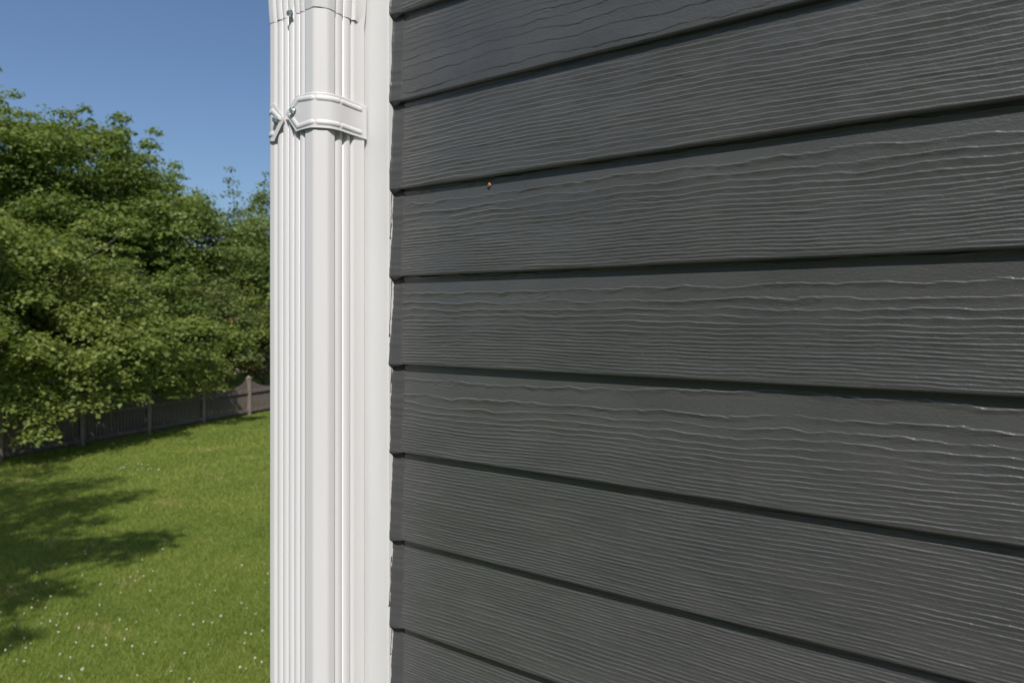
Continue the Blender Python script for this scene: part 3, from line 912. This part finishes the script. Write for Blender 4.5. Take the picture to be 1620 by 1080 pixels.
for x in (-3.4, -1.1, 1.2, 3.4):
    for sy in (-1, 1):
        w_ = link('window', bm_mesh('window', box_bm(x - .55, x + .55, sy * 3.53 - .04, sy * 3.53 + .04, 1.0, 2.4, 0.01, 1)), M_TRIM, nh)
        link('pane', bm_mesh('pane', box_bm(x - .45, x + .45, sy * 3.57 - .02, sy * 3.57 + .02, 1.1, 2.3)), M_NGLASS, w_)

# ------------------------------------------------------------------ grass blades
def grass_mesh():
    rs = np.random.RandomState(77)
    Xs, Zs = [], []
    for z0, z1, dens in ((4.2, 8, 4600), (8, 12, 3000), (12, 17, 1450), (17, 24, 700)):
        A = (z1 * z1 - z0 * z0) / 2 * 0.80
        n = int(A * dens)
        Z = np.sqrt(z0 * z0 + rs.rand(n) * (z1 * z1 - z0 * z0))
        X = Z * (-0.90 + 0.80 * rs.rand(n))
        Xs.append(X); Zs.append(Z)
    X = np.concatenate(Xs); Z = np.concatenate(Zs)
    keep = (X + 8.10) * 0.936 - (Z - 21.0) * 0.352 > -0.4           # on the lawn side of the fence
    X, Z = X[keep], Z[keep]
    n = len(X)
    wx = X * RIGHT[0] + Z * FWD[0]; wy = X * RIGHT[1] + Z * FWD[1]
    patch = gnoise(wx / 1.9, wy / 1.9, 5) + 0.6 * gnoise(wx / 0.55, wy / 0.55, 6) + 0.5 * gnoise(wx / 0.16, wy / 0.16, 7)
    hgt = (0.034 + 0.026 * rs.rand(n)) * (1 + 0.22 * patch)
    far = np.clip(Z / 9.0, 0.8, 2.2)
    wid = (0.0028 + 0.002 * rs.rand(n)) * far
    a = rs.rand(n) * 2 * math.pi
    lean = hgt * (0.25 + 0.75 * rs.rand(n))
    la = rs.rand(n) * 2 * math.pi
    B0 = np.column_stack([wx - np.cos(a) * wid, wy - np.sin(a) * wid, np.zeros(n)])
    B1 = np.column_stack([wx + np.cos(a) * wid, wy + np.sin(a) * wid, np.zeros(n)])
    T = np.column_stack([wx + np.cos(la) * lean, wy + np.sin(la) * lean, hgt])
    V = np.stack([B0, B1, T], 1).reshape(-1, 3)
    F = np.arange(n * 3).reshape(-1, 3)
    me = np_mesh('grass', V, F, smooth=False)
    tint = np.clip(0.48 + 0.25 * patch + 0.17 * rs.randn(n), 0, 0.93)
    dry = (gnoise(wx / 0.7, wy / 0.7, 9) > 0.62) & (rs.rand(n) < 0.35)
    tint[dry] = 1.0
    at = me.attributes.new('tint', 'FLOAT', 'POINT')
    at.data.foreach_set('value', np.repeat(tint, 3).astype(np.float32))
    return me
tag(link('grass', grass_mesh(), M_GRASS), 'short green mown grass of the back lawn', 'grass', kind='stuff')

# ------------------------------------------------------------------ clover flowers
M_CLOVER = mat('clover_white', (0.52, 0.50, 0.42), 0.8)
M_STEM = mat('clover_stem', (0.06, 0.11, 0.02), 0.7)
def clover_mesh():
    V, F = [], []
    bm = bmesh.new()
    bmesh.ops.create_icosphere(bm, subdivisions=2, radius=0.0125)
    rs = np.random.RandomState(2)
    for v in bm.verts:
        v.co *= 0.82 + 0.36 * rs.rand(); v.co.z *= 0.85; v.co.z += 0.072
    n0 = len(bm.faces)
    a = [bm.verts.new((0.0014 * math.cos(t), 0.0014 * math.sin(t), 0.0)) for t in (0, 2.1, 4.2)]
    b = [bm.verts.new((0.0012 * math.cos(t) + 0.001, 0.0012 * math.sin(t), 0.064)) for t in (0, 2.1, 4.2)]
    fs = [bm.faces.new((a[i], a[(i + 1) % 3], b[(i + 1) % 3], b[i])) for i in range(3)]
    for f in fs: f.material_index = 1
    return bm_mesh('clover_flower', bm)
cm = clover_mesh()
cm.materials.append(M_CLOVER); cm.materials.append(M_STEM)
rng = random.Random(9)
def clover(px, py):
    Z = 3 * 1080 / (py - 502); X = (px - 810) / 1080 * Z
    o = link('clover_flower', cm)
    p = W(X, Z, 0); s = rng.uniform(0.38, 0.82)
    o.location = (p[0], p[1], 0); o.scale = (s, s, rng.uniform(0.75, 1.1))
    o.rotation_euler = (rng.uniform(-.3, .3), rng.uniform(-.3, .3), rng.uniform(0, 6))
    tag(o, 'small round white clover flower standing in the lawn grass', 'flower', 'white clover flowers in the lawn')
spots = [(84, 900), (107, 900), (130, 919), (96, 939), (78, 954), (120, 938), (36, 980), (5, 978), (24, 950), (62, 913), (70, 985), (105, 981), (88, 997), (122, 1005), (255, 875), (226, 892), (229, 918), (216, 926), (207, 920), (189, 946), (153, 983), (157, 968), (199, 1006), (195, 1025), (171, 1020), (215, 993), (318, 932), (340, 943), (320, 994), (385, 904), (422, 915), (420, 928), (389, 1027), (403, 1051), (410, 1060), (379, 1066), (414, 1008), (147, 1033), (163, 1032), (213, 1033), (44, 1033), (16, 1031), (330, 1031), (290, 1043), (35, 1020), (134, 884)]
for p in spots: clover(*p)
for _ in range(70):
    py = 860 + 250 * rng.random() ** 0.8; px = rng.uniform(-60, 425)
    if py < 930 and px > 260: continue
    clover(px, py)
for _ in range(22):  # far flowers stand in for a sunlit patch of pale grass
    clover(rng.uniform(185, 255), rng.gauss(745, 4))
